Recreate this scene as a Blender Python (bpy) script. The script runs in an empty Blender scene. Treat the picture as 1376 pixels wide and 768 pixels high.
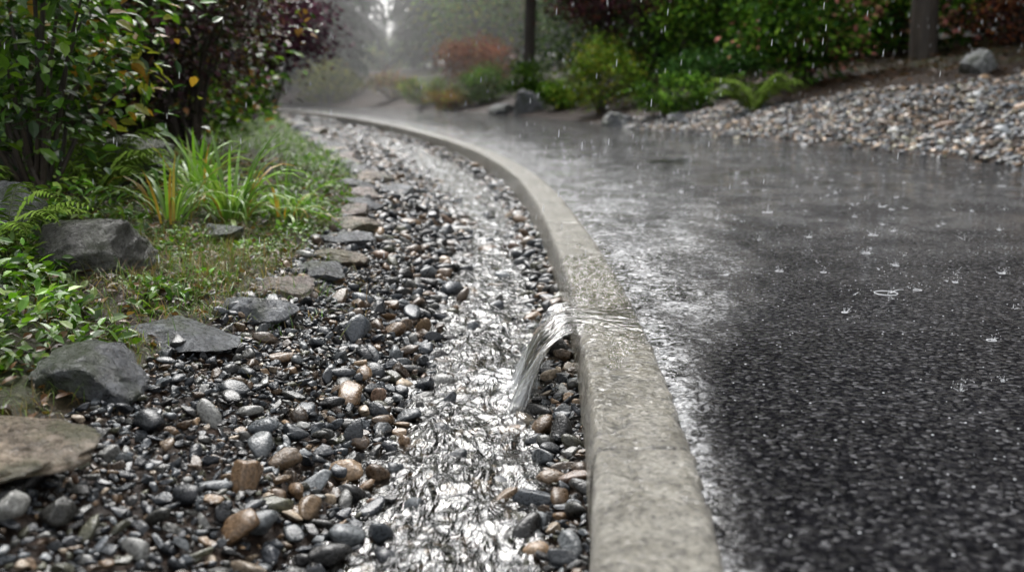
import bpy, math, numpy as np
from mathutils import Vector
rng = np.random.default_rng(11)
scene = bpy.context.scene
scene.view_settings.view_transform = 'Standard'
scene.view_settings.look = 'None'
scene.view_settings.exposure = 0

# ---------------------------------------------------------------- helpers
def hermite(pts):
    xs = np.array([p[0] for p in pts], float); ys = np.array([p[1] for p in pts], float)
    m = np.gradient(ys, xs)
    def f(q):
        q = np.clip(np.asarray(q, float), xs[0], xs[-1])
        i = np.clip(np.searchsorted(xs, q, side='right') - 1, 0, len(xs) - 2)
        h = xs[i+1] - xs[i]; t = (q - xs[i]) / h
        return ((2*t**3-3*t**2+1)*ys[i] + (t**3-2*t**2+t)*h*m[i] + (-2*t**3+3*t**2)*ys[i+1] + (t**3-t**2)*h*m[i+1])
    return f

def perlin(x, y, seed=0):
    x = np.asarray(x, float); y = np.asarray(y, float)
    xi = np.floor(x).astype(np.int64); yi = np.floor(y).astype(np.int64)
    xf = x - xi; yf = y - yi
    def grad(ix, iy, dx, dy):
        h = (ix * 374761393 + iy * 668265263 + seed * 1442695041) & 0xffffffff
        h = ((h ^ (h >> 13)) * 1274126177) & 0xffffffff
        h = h ^ (h >> 16)
        a = (h % 4096) / 4096 * 2 * math.pi
        return np.cos(a) * dx + np.sin(a) * dy
    u = xf*xf*xf*(xf*(xf*6-15)+10); v = yf*yf*yf*(yf*(yf*6-15)+10)
    n00 = grad(xi, yi, xf, yf); n10 = grad(xi+1, yi, xf-1, yf)
    n01 = grad(xi, yi+1, xf, yf-1); n11 = grad(xi+1, yi+1, xf-1, yf-1)
    return ((n00*(1-u)+n10*u)*(1-v) + (n01*(1-u)+n11*u)*v) * 1.5

def fbm(x, y, oct=4, seed=0):
    s = 0; a = 1; f = 1; tot = 0
    for o in range(oct):
        s = s + a*perlin(x*f, y*f, seed+o*17); tot += a; a *= .5; f *= 2.03
    return s / tot

K = hermite([(-6,-.62),(-1,-.12),(1.18,.100),(1.567,.133),(2.105,.160),(2.615,.174),(3.285,.178),(4.646,.155),(6.83,.055),
             (10.31,-.367),(15.63,-1.479),(23.7,-3.7),(33.3,-7.0),(45,-12.4),(60,-21),(100,-46),(400,-240)])
E = hermite([(-6,3.9),(1,4.4),(5,4.42),(8.2,4.18),(11.8,3.5),(15.1,2.6),(20.8,1.5),(30.8,-.8),(38,-3.4),(45,-7.0),(60,-15),(100,-40),(400,-234)])
G = hermite([(-6,1),(3,1),(6,1.02),(8.3,1.3),(12.5,1.75),(20,1.85),(400,1.85)])
LD = np.array([-300,-60,-20,-8,-4,-2.5,-1.6,-1.1,-.93,-.8,-.6,-.48,-.32,-.14,-.06,0,.1])
LZ = np.array([9,3.2,1.7,.85,.47,.30,.15,.045,-.01,-.05,-.10,-.160,-.192,-.192,-.15,-.13,-.13])
RD = np.array([0,.08,.3,1,3,6,12,60,300]); RZ = np.array([-.03,.02,.07,.25,.80,1.35,2.1,5,10])
def H(x, y, und=True):
    x = np.asarray(x, float); y = np.asarray(y, float)
    k = K(y); e = x - E(y); d = (x - k) / G(y)
    z = np.interp(d, LD, LZ)
    if und:
        amp = np.clip((-d - 1.0) / 1.5, 0, 1)
        z = z + amp * (.10*fbm(x*1.1, y*1.1, 3, 3) + .03*fbm(x*5, y*5, 2, 9))
        z = z + np.clip((-d-.95)*6, 0, 1)*.02*fbm(x*7, y*7, 3, 12)
        z = z + .016*fbm(x*9, y*9, 2, 5) * (d < -.05)
    road = (x - k > .12) & (e < 0)
    z = np.where(road, -.05, z)
    zr = np.interp(e, RD, RZ)
    if und:
        zr = zr + np.clip(e/1.5, 0, 1)*.12*fbm(x*.8, y*.8, 3, 21)
    return np.where(e >= 0, zr, z)

def make_obj(name, V, F, mats, col=None, smooth=True, matidx=None, attrs=None):
    me = bpy.data.meshes.new(name)
    V = np.asarray(V, np.float32); F = np.asarray(F, np.int32)
    k = F.shape[1]
    me.vertices.add(len(V)); me.vertices.foreach_set('co', V.ravel())
    me.loops.add(F.size); me.loops.foreach_set('vertex_index', F.ravel())
    me.polygons.add(len(F))
    me.polygons.foreach_set('loop_start', np.arange(0, F.size, k, dtype=np.int32))
    me.polygons.foreach_set('loop_total', np.full(len(F), k, np.int32))
    me.polygons.foreach_set('use_smooth', np.full(len(F), smooth))
    if not isinstance(mats, (list, tuple)): mats = [mats]
    for m in mats: me.materials.append(m)
    if matidx is not None: me.polygons.foreach_set('material_index', np.asarray(matidx, np.int32))
    me.update(calc_edges=True)
    if col is not None:
        a = me.attributes.new('Col', 'FLOAT_COLOR', 'POINT')
        c = np.ones((len(V), 4), np.float32); c[:, :3] = col
        a.data.foreach_set('color', c.ravel())
    if attrs:
        for n, arr in attrs.items():
            if arr.ndim == 1:
                a = me.attributes.new(n, 'FLOAT', 'POINT'); a.data.foreach_set('value', arr.astype(np.float32))
            else:
                a = me.attributes.new(n, 'FLOAT_VECTOR', 'POINT'); a.data.foreach_set('vector', arr.astype(np.float32).ravel())
    ob = bpy.data.objects.new(name, me)
    scene.collection.objects.link(ob)
    return ob

class MB:
    def __init__(s): s.V=[]; s.F=[]; s.C=[]; s.M=[]; s.n=0
    def add(s, V, F, C, m=0):
        s.V.append(V); s.F.append(F + s.n); s.M.append(np.full(len(F), m))
        c = np.empty((len(V), 3)); c[:] = C; s.C.append(c); s.n += len(V)
    def inst(s, pv, pf, R, T, C, m=0):
        if len(T) == 0: return
        N = len(T); n = len(pv)
        V = np.einsum('nij,kj->nki', R, pv) + T[:, None, :]
        F = (pf[None] + (np.arange(N)*n)[:, None, None]).reshape(-1, pf.shape[1])
        s.add(V.reshape(-1, 3), F, np.repeat(C, n, axis=0), m)
    def tube(s, P, rad, C, m=1, sides=7):
        P = np.asarray(P, float); rad = np.asarray(rad, float); n = len(P)
        T = np.gradient(P, axis=0); T /= np.linalg.norm(T, axis=1)[:, None] + 1e-9
        up = np.array([1., .1, 0.]) if abs(T[0, 2]) > .7 else np.array([0, 0, 1.])
        A = np.cross(T, up); A /= np.linalg.norm(A, axis=1)[:, None] + 1e-9
        B = np.cross(T, A)
        a = np.arange(sides)/sides*2*math.pi
        V = P[:, None] + rad[:, None, None]*(np.cos(a)[None, :, None]*A[:, None] + np.sin(a)[None, :, None]*B[:, None])
        F = []
        for i in range(n-1):
            for j in range(sides):
                p = i*sides+j; q = i*sides+(j+1) % sides
                F.append((p, q, q+sides)); F.append((p, q+sides, p+sides))
        s.add(V.reshape(-1, 3), np.array(F), C, m)
    def build(s, name, mats, smooth=True, origin=None):
        V = np.concatenate(s.V)
        o = np.array(origin if origin is not None else (0,0,0), float)
        ob = make_obj(name, V - o, np.concatenate(s.F), mats, np.concatenate(s.C), smooth, np.concatenate(s.M))
        ob.location = o
        return ob

def rotz(a):
    c, s = np.cos(a), np.sin(a); R = np.zeros((len(a), 3, 3)); R[:,0,0]=c; R[:,0,1]=-s; R[:,1,0]=s; R[:,1,1]=c; R[:,2,2]=1; return R
def rotx(a):
    c, s = np.cos(a), np.sin(a); R = np.zeros((len(a), 3, 3)); R[:,1,1]=c; R[:,1,2]=-s; R[:,2,1]=s; R[:,2,2]=c; R[:,0,0]=1; return R
def roty(a):
    c, s = np.cos(a), np.sin(a); R = np.zeros((len(a), 3, 3)); R[:,0,0]=c; R[:,0,2]=s; R[:,2,0]=-s; R[:,2,2]=c; R[:,1,1]=1; return R

def ico(sub):
    import bmesh
    bm = bmesh.new(); bmesh.ops.create_icosphere(bm, subdivisions=sub, radius=1)
    V = np.array([v.co[:] for v in bm.verts]); F = np.array([[v.index for v in f.verts] for f in bm.faces]); bm.free()
    return V, F

def stone_proto(V, cuts, noise, r, lo=.55, hi=.85):
    V = V.copy()
    for _ in range(cuts):
        n = r.normal(size=3); n /= np.linalg.norm(n); c = r.uniform(lo, hi)
        h = V @ n - c; V -= np.clip(h, 0, None)[:, None]*n*.95
    for o in range(4):
        k = r.normal(size=3)*(1.2+o*1.3); ph = r.uniform(0, 6.28)
        V *= (1 + noise/(1+o)*np.sin(V@k + ph))[:, None]
    V -= (V.max(0)+V.min(0))/2
    return V/np.abs(V).max()

# ---------------------------------------------------------------- materials
def newmat(name):
    m = bpy.data.materials.new(name); m.use_nodes = True
    nt = m.node_tree; nt.nodes.clear()
    return m, nt
def N(nt, t, **kw):
    n = nt.nodes.new(t)
    for k, v in kw.items(): setattr(n, k, v)
    return n
def L(nt, a, b): nt.links.new(a, b)
def ramp(nt, stops, interp='LINEAR'):
    r = N(nt, 'ShaderNodeValToRGB'); r.color_ramp.interpolation = interp
    e = r.color_ramp.elements
    while len(e) > 1: e.remove(e[-1])
    e[0].position = stops[0][0]; c = stops[0][1]; e[0].color = (*c, 1) if isinstance(c, tuple) else (c, c, c, 1)
    for p, c in stops[1:]:
        x = e.new(p); x.color = (*c, 1) if isinstance(c, tuple) else (c, c, c, 1)
    return r
def math_(nt, op, a=None, b=None, clamp=False):
    n = N(nt, 'ShaderNodeMath', operation=op); n.use_clamp = clamp
    for i, v in enumerate((a, b)):
        if v is None: continue
        if isinstance(v, (int, float)): n.inputs[i].default_value = v
        else: L(nt, v, n.inputs[i])
    return n.outputs[0]
def mixc(nt, fac, a, b, mode='MIX'):
    n = N(nt, 'ShaderNodeMix', data_type='RGBA', blend_type=mode)
    for s, v in ((n.inputs[0], fac), (n.inputs[6], a), (n.inputs[7], b)):
        if isinstance(v, (int, float)): s.default_value = v
        elif isinstance(v, tuple): s.default_value = (*v, 1)
        else: L(nt, v, s)
    return n.outputs[2]
def noise(nt, vec, scale, detail=4, rough=.55, dist=0):
    n = N(nt, 'ShaderNodeTexNoise'); n.inputs['Scale'].default_value = scale; n.inputs['Detail'].default_value = detail
    n.inputs['Roughness'].default_value = rough; n.inputs['Distortion'].default_value = dist
    if vec is not None: L(nt, vec, n.inputs['Vector'])
    return n.outputs['Fac']
def bump(nt, h, strength, dist, normal=None):
    b = N(nt, 'ShaderNodeBump'); b.inputs['Strength'].default_value = strength; b.inputs['Distance'].default_value = dist
    L(nt, h, b.inputs['Height'])
    if normal is not None: L(nt, normal, b.inputs['Normal'])
    return b.outputs[0]
def out(nt, sh, vol=False):
    o = N(nt, 'ShaderNodeOutputMaterial'); L(nt, sh, o.inputs['Volume' if vol else 'Surface'])
def objco(nt): return N(nt, 'ShaderNodeTexCoord').outputs['Object']
def geopos(nt): return N(nt, 'ShaderNodeNewGeometry').outputs['Position']

def mat_pebble():
    m, nt = newmat('wet_pebble')
    p = geopos(nt); at = N(nt, 'ShaderNodeAttribute', attribute_name='Col')
    n1 = noise(nt, p, 160, 4); n2 = noise(nt, p, 600, 2)
    f = ramp(nt, [(.3, .45), (.7, 1.45)]); L(nt, n1, f.inputs[0])
    c = mixc(nt, 1.0, at.outputs['Color'], f.outputs[0], 'MULTIPLY')
    sp = ramp(nt, [(.62, 0.), (.72, 1.)]); L(nt, n2, sp.inputs[0])
    c = mixc(nt, math_(nt, 'MULTIPLY', sp.outputs[0], .25), c, (.35, .34, .31))
    b = N(nt, 'ShaderNodeBsdfPrincipled'); L(nt, c, b.inputs['Base Color'])
    rr = ramp(nt, [(.35, .2), (.7, .5)]); L(nt, n1, rr.inputs[0]); L(nt, rr.outputs[0], b.inputs['Roughness'])
    b.inputs['Specular IOR Level'].default_value = .42
    b.inputs['Coat Weight'].default_value = .12; b.inputs['Coat Roughness'].default_value = .12
    L(nt, bump(nt, n1, .6, .005), b.inputs['Normal'])
    out(nt, b.outputs[0]); return m
M_PEB = mat_pebble()

def mat_rock():
    m, nt = newmat('wet_rock'); p = geopos(nt); at = N(nt, 'ShaderNodeAttribute', attribute_name='Col')
    n1 = noise(nt, p, 11, 9, .7, 1.0); n2 = noise(nt, p, 70, 6, .75); n3 = noise(nt, p, 4.5, 5, .65)
    f = ramp(nt, [(.25, .22), (.5, .8), (.75, 2.1)]); L(nt, n1, f.inputs[0])
    c = mixc(nt, 1.0, at.outputs['Color'], f.outputs[0], 'MULTIPLY')
    f2 = ramp(nt, [(.35, .45), (.65, 1.45)]); L(nt, n2, f2.inputs[0])
    c = mixc(nt, 1.0, c, f2.outputs[0], 'MULTIPLY')
    mo = ramp(nt, [(.50, 0.), (.58, 1.)]); L(nt, n3, mo.inputs[0])
    c = mixc(nt, math_(nt, 'MULTIPLY', mo.outputs[0], .55), c, (.04, .055, .015))
    b = N(nt, 'ShaderNodeBsdfPrincipled'); L(nt, c, b.inputs['Base Color'])
    rr = ramp(nt, [(.3, .14), (.7, .45)]); L(nt, n2, rr.inputs[0]); L(nt, rr.outputs[0], b.inputs['Roughness'])
    h = math_(nt, 'ADD', n1, math_(nt, 'MULTIPLY', n2, .3))
    L(nt, bump(nt, h, 1.0, .045), b.inputs['Normal'])
    out(nt, b.outputs[0]); return m
M_ROCK = mat_rock()

def mat_leaf(name, rough=.35, trans=.25):
    m, nt = newmat(name); at = N(nt, 'ShaderNodeAttribute', attribute_name='Col')
    b = N(nt, 'ShaderNodeBsdfPrincipled'); L(nt, at.outputs['Color'], b.inputs['Base Color']); b.inputs['Roughness'].default_value = rough
    b.inputs['Specular IOR Level'].default_value = .4
    t = N(nt, 'ShaderNodeBsdfTranslucent')
    L(nt, mixc(nt, 1.0, at.outputs['Color'], (1.3, 1.5, .6), 'MULTIPLY'), t.inputs[0])
    mx = N(nt, 'ShaderNodeMixShader'); mx.inputs[0].default_value = trans
    L(nt, b.outputs[0], mx.inputs[1]); L(nt, t.outputs[0], mx.inputs[2]); out(nt, mx.outputs[0]); return m
M_LEAF = mat_leaf('wet_leaf', .38, .3)
def mat_plain(name):
    m, nt = newmat(name); at = N(nt, 'ShaderNodeAttribute', attribute_name='Col')
    b = N(nt, 'ShaderNodeBsdfDiffuse'); L(nt, at.outputs['Color'], b.inputs['Color'])
    out(nt, b.outputs[0]); return m
M_NEEDLE = mat_plain('needle_foliage')

def mat_bark():
    m, nt = newmat('wet_bark'); p = objco(nt)
    mp = N(nt, 'ShaderNodeMapping'); mp.inputs['Scale'].default_value = (1, 1, .2); L(nt, p, mp.inputs[0])
    n1 = noise(nt, mp.outputs[0], 14, 6, .7, .4)
    r = ramp(nt, [(.3, (.012, .009, .007)), (.7, (.06, .045, .032))]); L(nt, n1, r.inputs[0])
    b = N(nt, 'ShaderNodeBsdfPrincipled'); L(nt, r.outputs[0], b.inputs['Base Color']); b.inputs['Roughness'].default_value = .6
    L(nt, bump(nt, n1, .8, .03), b.inputs['Normal']); out(nt, b.outputs[0]); return m
M_BARK = mat_bark()

def mat_ground():
    m, nt = newmat('soil_and_moss'); p = geopos(nt); at = N(nt, 'ShaderNodeAttribute', attribute_name='zone')
    n1 = noise(nt, p, 28, 8, .7); n2 = noise(nt, p, 1.9, 6, .65); n3 = noise(nt, p, 90, 4, .7)
    soil = ramp(nt, [(.3, (.010, .006, .004)), (.5, (.035, .021, .013)), (.7, (.09, .053, .034))]); L(nt, n1, soil.inputs[0])
    moss = ramp(nt, [(.3, (.022, .033, .006)), (.7, (.09, .13, .025))]); L(nt, n3, moss.inputs[0])
    mm = ramp(nt, [(.44, 0.), (.54, 1.)]); L(nt, n2, mm.inputs[0])
    f = math_(nt, 'MULTIPLY', mm.outputs[0], at.outputs['Fac'])
    c = mixc(nt, f, soil.outputs[0], moss.outputs[0])
    b = N(nt, 'ShaderNodeBsdfPrincipled'); L(nt, c, b.inputs['Base Color']); b.inputs['Roughness'].default_value = .6
    b.inputs['Specular IOR Level'].default_value = .25
    h = math_(nt, 'ADD', n1, math_(nt, 'MULTIPLY', n3, .4))
    L(nt, bump(nt, h, 1.0, .07), b.inputs['Normal']); out(nt, b.outputs[0]); return m
M_GROUND = mat_ground()

def mat_asphalt():
    m, nt = newmat('wet_asphalt'); p = geopos(nt)
    at = N(nt, 'ShaderNodeAttribute', attribute_name='flow')   # x: distance from kerb, y: along, z: run-off mask
    sx = N(nt, 'ShaderNodeSeparateXYZ'); L(nt, at.outputs['Vector'], sx.inputs[0])
    run = sx.outputs[2]
    vo = N(nt, 'ShaderNodeTexVoronoi'); vo.inputs['Scale'].default_value = 115; L(nt, p, vo.inputs['Vector'])
    vo2 = N(nt, 'ShaderNodeTexVoronoi'); vo2.inputs['Scale'].default_value = 62; L(nt, p, vo2.inputs['Vector'])
    n1 = noise(nt, p, 1.7, 5, .6); n2 = noise(nt, p, 260, 3, .6)
    cell = N(nt, 'ShaderNodeSeparateColor'); L(nt, vo.outputs['Color'], cell.inputs[0])
    ag = ramp(nt, [(0, (.004, .004, .005)), (.6, (.010, .010, .012)), (.86, (.028, .028, .030)), (1, (.12, .12, .125))]); L(nt, cell.outputs[0], ag.inputs[0])
    big = ramp(nt, [(.3, .7), (.7, 1.25)]); L(nt, n1, big.inputs[0])
    c = mixc(nt, 1.0, ag.outputs[0], big.outputs[0], 'MULTIPLY')
    fl = N(nt, 'ShaderNodeCombineXYZ'); L(nt, sx.outputs[0], fl.inputs[0]); L(nt, math_(nt, 'MULTIPLY', sx.outputs[1], .7), fl.inputs[1])
    r1 = noise(nt, fl.outputs[0], 40, 3, .55, .8); r2 = noise(nt, fl.outputs[0], 15, 3, .5, .6); r3 = noise(nt, p, 70, 2, .5)
    grain = math_(nt, 'SUBTRACT', 1.0, vo.outputs['Distance'])
    grain2 = math_(nt, 'SUBTRACT', 1.0, vo2.outputs['Distance'])
    g = math_(nt, 'ADD', math_(nt, 'MULTIPLY', grain, .7), math_(nt, 'ADD', math_(nt, 'MULTIPLY', grain2, 1.1), math_(nt, 'MULTIPLY', n2, .45)))
    gb = bump(nt, g, 1.0, .014)
    tp = math_(nt, 'MULTIPLY', math_(nt, 'SUBTRACT', math_(nt, 'ADD', math_(nt, 'MULTIPLY', grain, .7), grain2), .80), 1.9, True)
    shine = math_(nt, 'MULTIPLY', tp, math_(nt, 'ADD', math_(nt, 'MULTIPLY', cell.outputs[1], .70), .06))
    pud = ramp(nt, [(.44, 0.), (.58, 1.)]); L(nt, n1, pud.inputs[0])
    dist = math_(nt, 'MULTIPLY', math_(nt, 'SUBTRACT', sx.outputs[1], 1.9), .22, True)
    film = math_(nt, 'MAXIMUM', math_(nt, 'MULTIPLY', math_(nt, 'ADD', math_(nt, 'MULTIPLY', pud.outputs[0], .60), .36), dist), run)
    gw = math_(nt, 'SUBTRACT', 1.0, math_(nt, 'MULTIPLY', film, .93))
    hg = math_(nt, 'MULTIPLY', math_(nt, 'MULTIPLY', g, gw), .012)
    hr = math_(nt, 'MULTIPLY', math_(nt, 'ADD', math_(nt, 'MULTIPLY', r1, .014), math_(nt, 'MULTIPLY', r2, .040)), math_(nt, 'ADD', math_(nt, 'MULTIPLY', run, 1.0), .03))
    hs = math_(nt, 'MULTIPLY', r3, .0014)
    cn = bump(nt, math_(nt, 'ADD', math_(nt, 'ADD', hg, hr), hs), 1.0, 1.0)
    fn = noise(nt, fl.outputs[0], 34, 6, .68, 1.4); fn2 = noise(nt, fl.outputs[0], 6, 3, .5, .5)
    fsum = math_(nt, 'ADD', math_(nt, 'MULTIPLY', fn, .75), math_(nt, 'ADD', math_(nt, 'MULTIPLY', fn2, .3), math_(nt, 'MULTIPLY', run, .10)))
    fm = ramp(nt, [(.58, 0.), (.70, 1.)]); L(nt, fsum, fm.inputs[0])
    foam_sheen = math_(nt, 'MULTIPLY', fm.outputs[0], math_(nt, 'MULTIPLY', run, .9))
    c = mixc(nt, foam_sheen, c, (.66, .67, .68))  # pale colour: froth, plus the silvery reflection off ripples painted in
    b = N(nt, 'ShaderNodeBsdfPrincipled'); L(nt, c, b.inputs['Base Color']); b.inputs['Roughness'].default_value = .2; L(nt, shine, b.inputs['Specular IOR Level'])
    L(nt, gb, b.inputs['Normal']); L(nt, math_(nt, 'ADD', math_(nt, 'MULTIPLY', film, .93), .05, True), b.inputs['Coat Weight']); b.inputs['Coat Roughness'].default_value = .03; b.inputs['Coat IOR'].default_value = 1.36
    L(nt, cn, b.inputs['Coat Normal']); out(nt, b.outputs[0]); return m
M_ROAD = mat_asphalt()

def mat_kerb():
    m, nt = newmat('wet_concrete'); p = geopos(nt)
    n1 = noise(nt, p, 8, 9, .75, .8); n2 = noise(nt, p, 110, 5, .7); n3 = noise(nt, p, 28, 4, .6, .8); n4 = noise(nt, p, 45, 6, .7)
    at = N(nt, 'ShaderNodeAttribute', attribute_name='wet')
    c = ramp(nt, [(.32, (.07, .064, .052)), (.47, (.24, .225, .19)), (.66, (.44, .42, .37))]); L(nt, n1, c.inputs[0])
    wc = ramp(nt, [(.3, (.06, .052, .03)), (.55, (.14, .122, .072)), (.8, (.25, .22, .14))]); L(nt, n3, wc.inputs[0])
    cc = mixc(nt, at.outputs['Fac'], c.outputs[0], wc.outputs[0])
    pit = ramp(nt, [(.36, .15), (.46, .92), (.7, 1.25)]); L(nt, n2, pit.inputs[0])
    cc = mixc(nt, 1.0, cc, pit.outputs[0], 'MULTIPLY')
    st = ramp(nt, [(.34, .45), (.5, 1.0), (.7, 1.15)]); L(nt, n4, st.inputs[0])
    cc = mixc(nt, 1.0, cc, st.outputs[0], 'MULTIPLY')
    wp = N(nt, 'ShaderNodeVectorMath', operation='ADD'); L(nt, p, wp.inputs[0])
    nv = N(nt, 'ShaderNodeTexNoise'); nv.inputs['Scale'].default_value = 10; nv.inputs['Detail'].default_value = 5; L(nt, p, nv.inputs['Vector'])
    sc = N(nt, 'ShaderNodeVectorMath', operation='SCALE'); sc.inputs['Scale'].default_value = .12; L(nt, nv.outputs['Color'], sc.inputs[0]); L(nt, sc.outputs[0], wp.inputs[1])
    cr = N(nt, 'ShaderNodeTexVoronoi', feature='DISTANCE_TO_EDGE'); cr.inputs['Scale'].default_value = 1.9; L(nt, wp.outputs[0], cr.inputs['Vector'])
    ck = ramp(nt, [(.0, .3), (.006, 1.0)]); L(nt, cr.outputs['Distance'], ck.inputs[0])
    cc = mixc(nt, 1.0, cc, ck.outputs[0], 'MULTIPLY')
    b = N(nt, 'ShaderNodeBsdfPrincipled'); L(nt, cc, b.inputs['Base Color'])
    L(nt, math_(nt, 'SUBTRACT', .42, math_(nt, 'MULTIPLY', at.outputs['Fac'], .2)), b.inputs['Roughness'])
    h = math_(nt, 'ADD', math_(nt, 'ADD', n2, math_(nt, 'MULTIPLY', ck.outputs[0], .3)), math_(nt, 'ADD', math_(nt, 'MULTIPLY', n3, .8), math_(nt, 'MULTIPLY', n1, 1.2)))
    L(nt, bump(nt, h, 1.0, .012), b.inputs['Normal'])
    L(nt, math_(nt, 'ADD', at.outputs['Fac'], .15, True), b.inputs['Coat Weight']); b.inputs['Coat Roughness'].default_value = .06
    rp = noise(nt, p, 38, 3, .5, 1.0)
    L(nt, bump(nt, rp, 1.0, .022), b.inputs['Coat Normal'])
    out(nt, b.outputs[0]); return m
M_KERB = mat_kerb()

def mat_water(name, foam_base, fgain, bscale=34, tint=(.80, .79, .74), bd=.011):
    m, nt = newmat(name); p = geopos(nt)
    at = N(nt, 'ShaderNodeAttribute', attribute_name='flow'); fa = N(nt, 'ShaderNodeAttribute', attribute_name='foam_sheen')
    n1 = noise(nt, at.outputs['Vector'], bscale, 3, .5, 1.0); n2 = noise(nt, at.outputs['Vector'], 120, 2, .5, .5)
    h = math_(nt, 'ADD', n1, math_(nt, 'MULTIPLY', n2, .22))
    nb = bump(nt, h, 1.0, bd)
    gl = N(nt, 'ShaderNodeBsdfGlossy'); gl.inputs['Roughness'].default_value = .10; gl.inputs['Color'].default_value = (1, 1, 1, 1); L(nt, nb, gl.inputs['Normal'])
    tr = N(nt, 'ShaderNodeBsdfTransparent'); tr.inputs[0].default_value = (*tint, 1)
    fr = N(nt, 'ShaderNodeFresnel'); fr.inputs['IOR'].default_value = 1.4; L(nt, nb, fr.inputs['Normal'])
    mx = N(nt, 'ShaderNodeMixShader'); L(nt, math_(nt, 'ADD', math_(nt, 'MULTIPLY', fr.outputs[0], fgain), .02, True), mx.inputs[0]); L(nt, tr.outputs[0], mx.inputs[1]); L(nt, gl.outputs[0], mx.inputs[2])
    df = N(nt, 'ShaderNodeBsdfPrincipled'); df.inputs['Base Color'].default_value = (.55, .57, .58, 1); df.inputs['Roughness'].default_value = .25; L(nt, nb, df.inputs['Normal'])
    n3 = noise(nt, at.outputs['Vector'], 30, 6, .66, 1.6)
    fm = math_(nt, 'MULTIPLY', math_(nt, 'SUBTRACT', math_(nt, 'ADD', n3, math_(nt, 'MULTIPLY', fa.outputs['Fac'], .5)), foam_base), 3.6, True)
    fm = math_(nt, 'MULTIPLY', fm, .65)
    m2 = N(nt, 'ShaderNodeMixShader'); L(nt, fm, m2.inputs[0]); L(nt, mx.outputs[0], m2.inputs[1]); L(nt, df.outputs[0], m2.inputs[2])
    out(nt, m2.outputs[0]); return m
M_STREAM = mat_water('stream_water', .73, 1.15)
M_FALL = mat_water('falling_water', .62, 1.0, 45, (.93, .93, .91))

def mat_drop():
    m, nt = newmat('rain_water')
    b = N(nt, 'ShaderNodeBsdfPrincipled'); b.inputs['Base Color'].default_value = (.9, .92, .94, 1); b.inputs['Roughness'].default_value = .08
    t = N(nt, 'ShaderNodeBsdfTransparent')
    mx = N(nt, 'ShaderNodeMixShader'); mx.inputs[0].default_value = .5; L(nt, t.outputs[0], mx.inputs[1]); L(nt, b.outputs[0], mx.inputs[2])
    out(nt, mx.outputs[0]); return m
M_DROP = mat_drop()

# ---------------------------------------------------------------- rows along the road
def rows(y0=-4, near=.03, ymax=400, extra=()):
    r = []; y = y0
    while y < ymax:
        r.append(y)
        a = abs(y-1.5) if y < 1.5 else max(0, y - 6)
        y += near + a*.035
    r.append(ymax)
    r = sorted(set(r) | set(extra))
    return np.array(r)
def grid_faces(nr, nc):
    i = np.arange(nr-1)[:, None]*nc + np.arange(nc-1)[None]
    return np.stack([i, i+1, i+1+nc, i+nc], -1).reshape(-1, 4)

# ground
ys = rows(-8, .05, 400)
dl = np.concatenate([-np.geomspace(300, 3, 22), np.arange(-2.9, -1.1, .05), np.arange(-1.1, .121, .03)])
fr = np.linspace(.03, .995, 8)
er = np.concatenate([[0, .03, .08, .15, .25, .4], np.arange(.6, 6, .15), np.geomspace(6.2, 300, 20)])
X = []
for y in ys:
    k = float(K(y)); e = float(E(y)); g = float(G(y))
    xl = k + np.minimum(dl*g, .12); xl[-1] = k+.12
    a = k+.14
    X.append(np.concatenate([xl, a+(e-a)*fr, e+er]))
X = np.array(X); Y = np.repeat(ys[:, None], X.shape[1], 1); Z = H(X, Y)
dd = (X-K(Y))/G(Y); zone = np.clip((-dd-.95)/.3, 0, 1)*1.0 + np.where(X > E(Y)+4.0, .5, 0)
make_obj('ground', np.stack([X, Y, Z], -1).reshape(-1, 3), grid_faces(*X.shape), M_GROUND, attrs={'zone': zone.ravel()})

# road
ys = rows(-8, .04, 400)
f = np.concatenate([np.linspace(0, .3, 40)[:-1], np.linspace(.3, 1, 30)])
k = K(ys)[:, None]+.168; e = E(ys)[:, None]+.05
X = k+(e-k)*f[None]; Y = np.repeat(ys[:, None], X.shape[1], 1)
lat = X-k
Z = .000 + .03*np.clip(lat/2.0, 0, 1) - .03*np.clip((lat-2.4)/1.8, 0, 1) + .004*fbm(X*1.5, Y*1.5, 2, 2)
edge = np.clip((lat)/.05, 0, 1); Z = Z - .004*(1-edge)
wid = np.interp(Y, [0, 1.2, 2, 2.6, 3.5, 5, 8, 14, 400], [.03, .05, .10, .30, .62, .85, 1.0, 1.2, 1.4])
run = np.clip(1.2-lat/wid + .7*fbm(X*3.5, Y*1.2, 4, 31), 0, 1)
flow = np.stack([lat, Y, run], -1).reshape(-1, 3)
make_obj('road', np.stack([X, Y, Z], -1).reshape(-1, 3), grid_faces(*X.shape), M_ROAD, attrs={'flow': flow})

# kerb
joints = [-1.4, 1.585, 4.55, 7.5, 10.5, 13.5, 16.5, 19.5, 22.5, 25.5]
ex = []
for j in joints: ex += [j-.012, j-.006, j-.003, j, j+.003, j+.006, j+.012]
ys = rows(-6, .012, 60, ex); ys = ys[ys < 60]
prof = [(-.006, -.20), (-.004, -.10), (-.002, -.03), (.000, -.005), (.004, .008), (.011, .014)] + [(.011+i*.0155, .0155) for i in range(1, 10)] + [(.160, .012), (.166, .006), (.170, -.004), (.172, -.06)]
prof = np.array(prof)
Y = np.repeat(ys[:, None], len(prof), 1); X = K(Y) + prof[None, :, 0]; Z = np.repeat(prof[None, :, 1], len(ys), 0).copy()
nz = fbm(X*22, Y*14, 3, 44); Z += .004*nz; X += .007*fbm(Y*9, Z*20, 4, 48)*((prof[:, 0] < .02) | (prof[:, 0] > .155))[None]
rightedge = (prof[:, 0] > .14) & (prof[:, 0] < .171)
X += rightedge[None]*(-.012)*np.clip(fbm(Y*11, Y*0, 4, 50), 0, 1)*2
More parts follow.
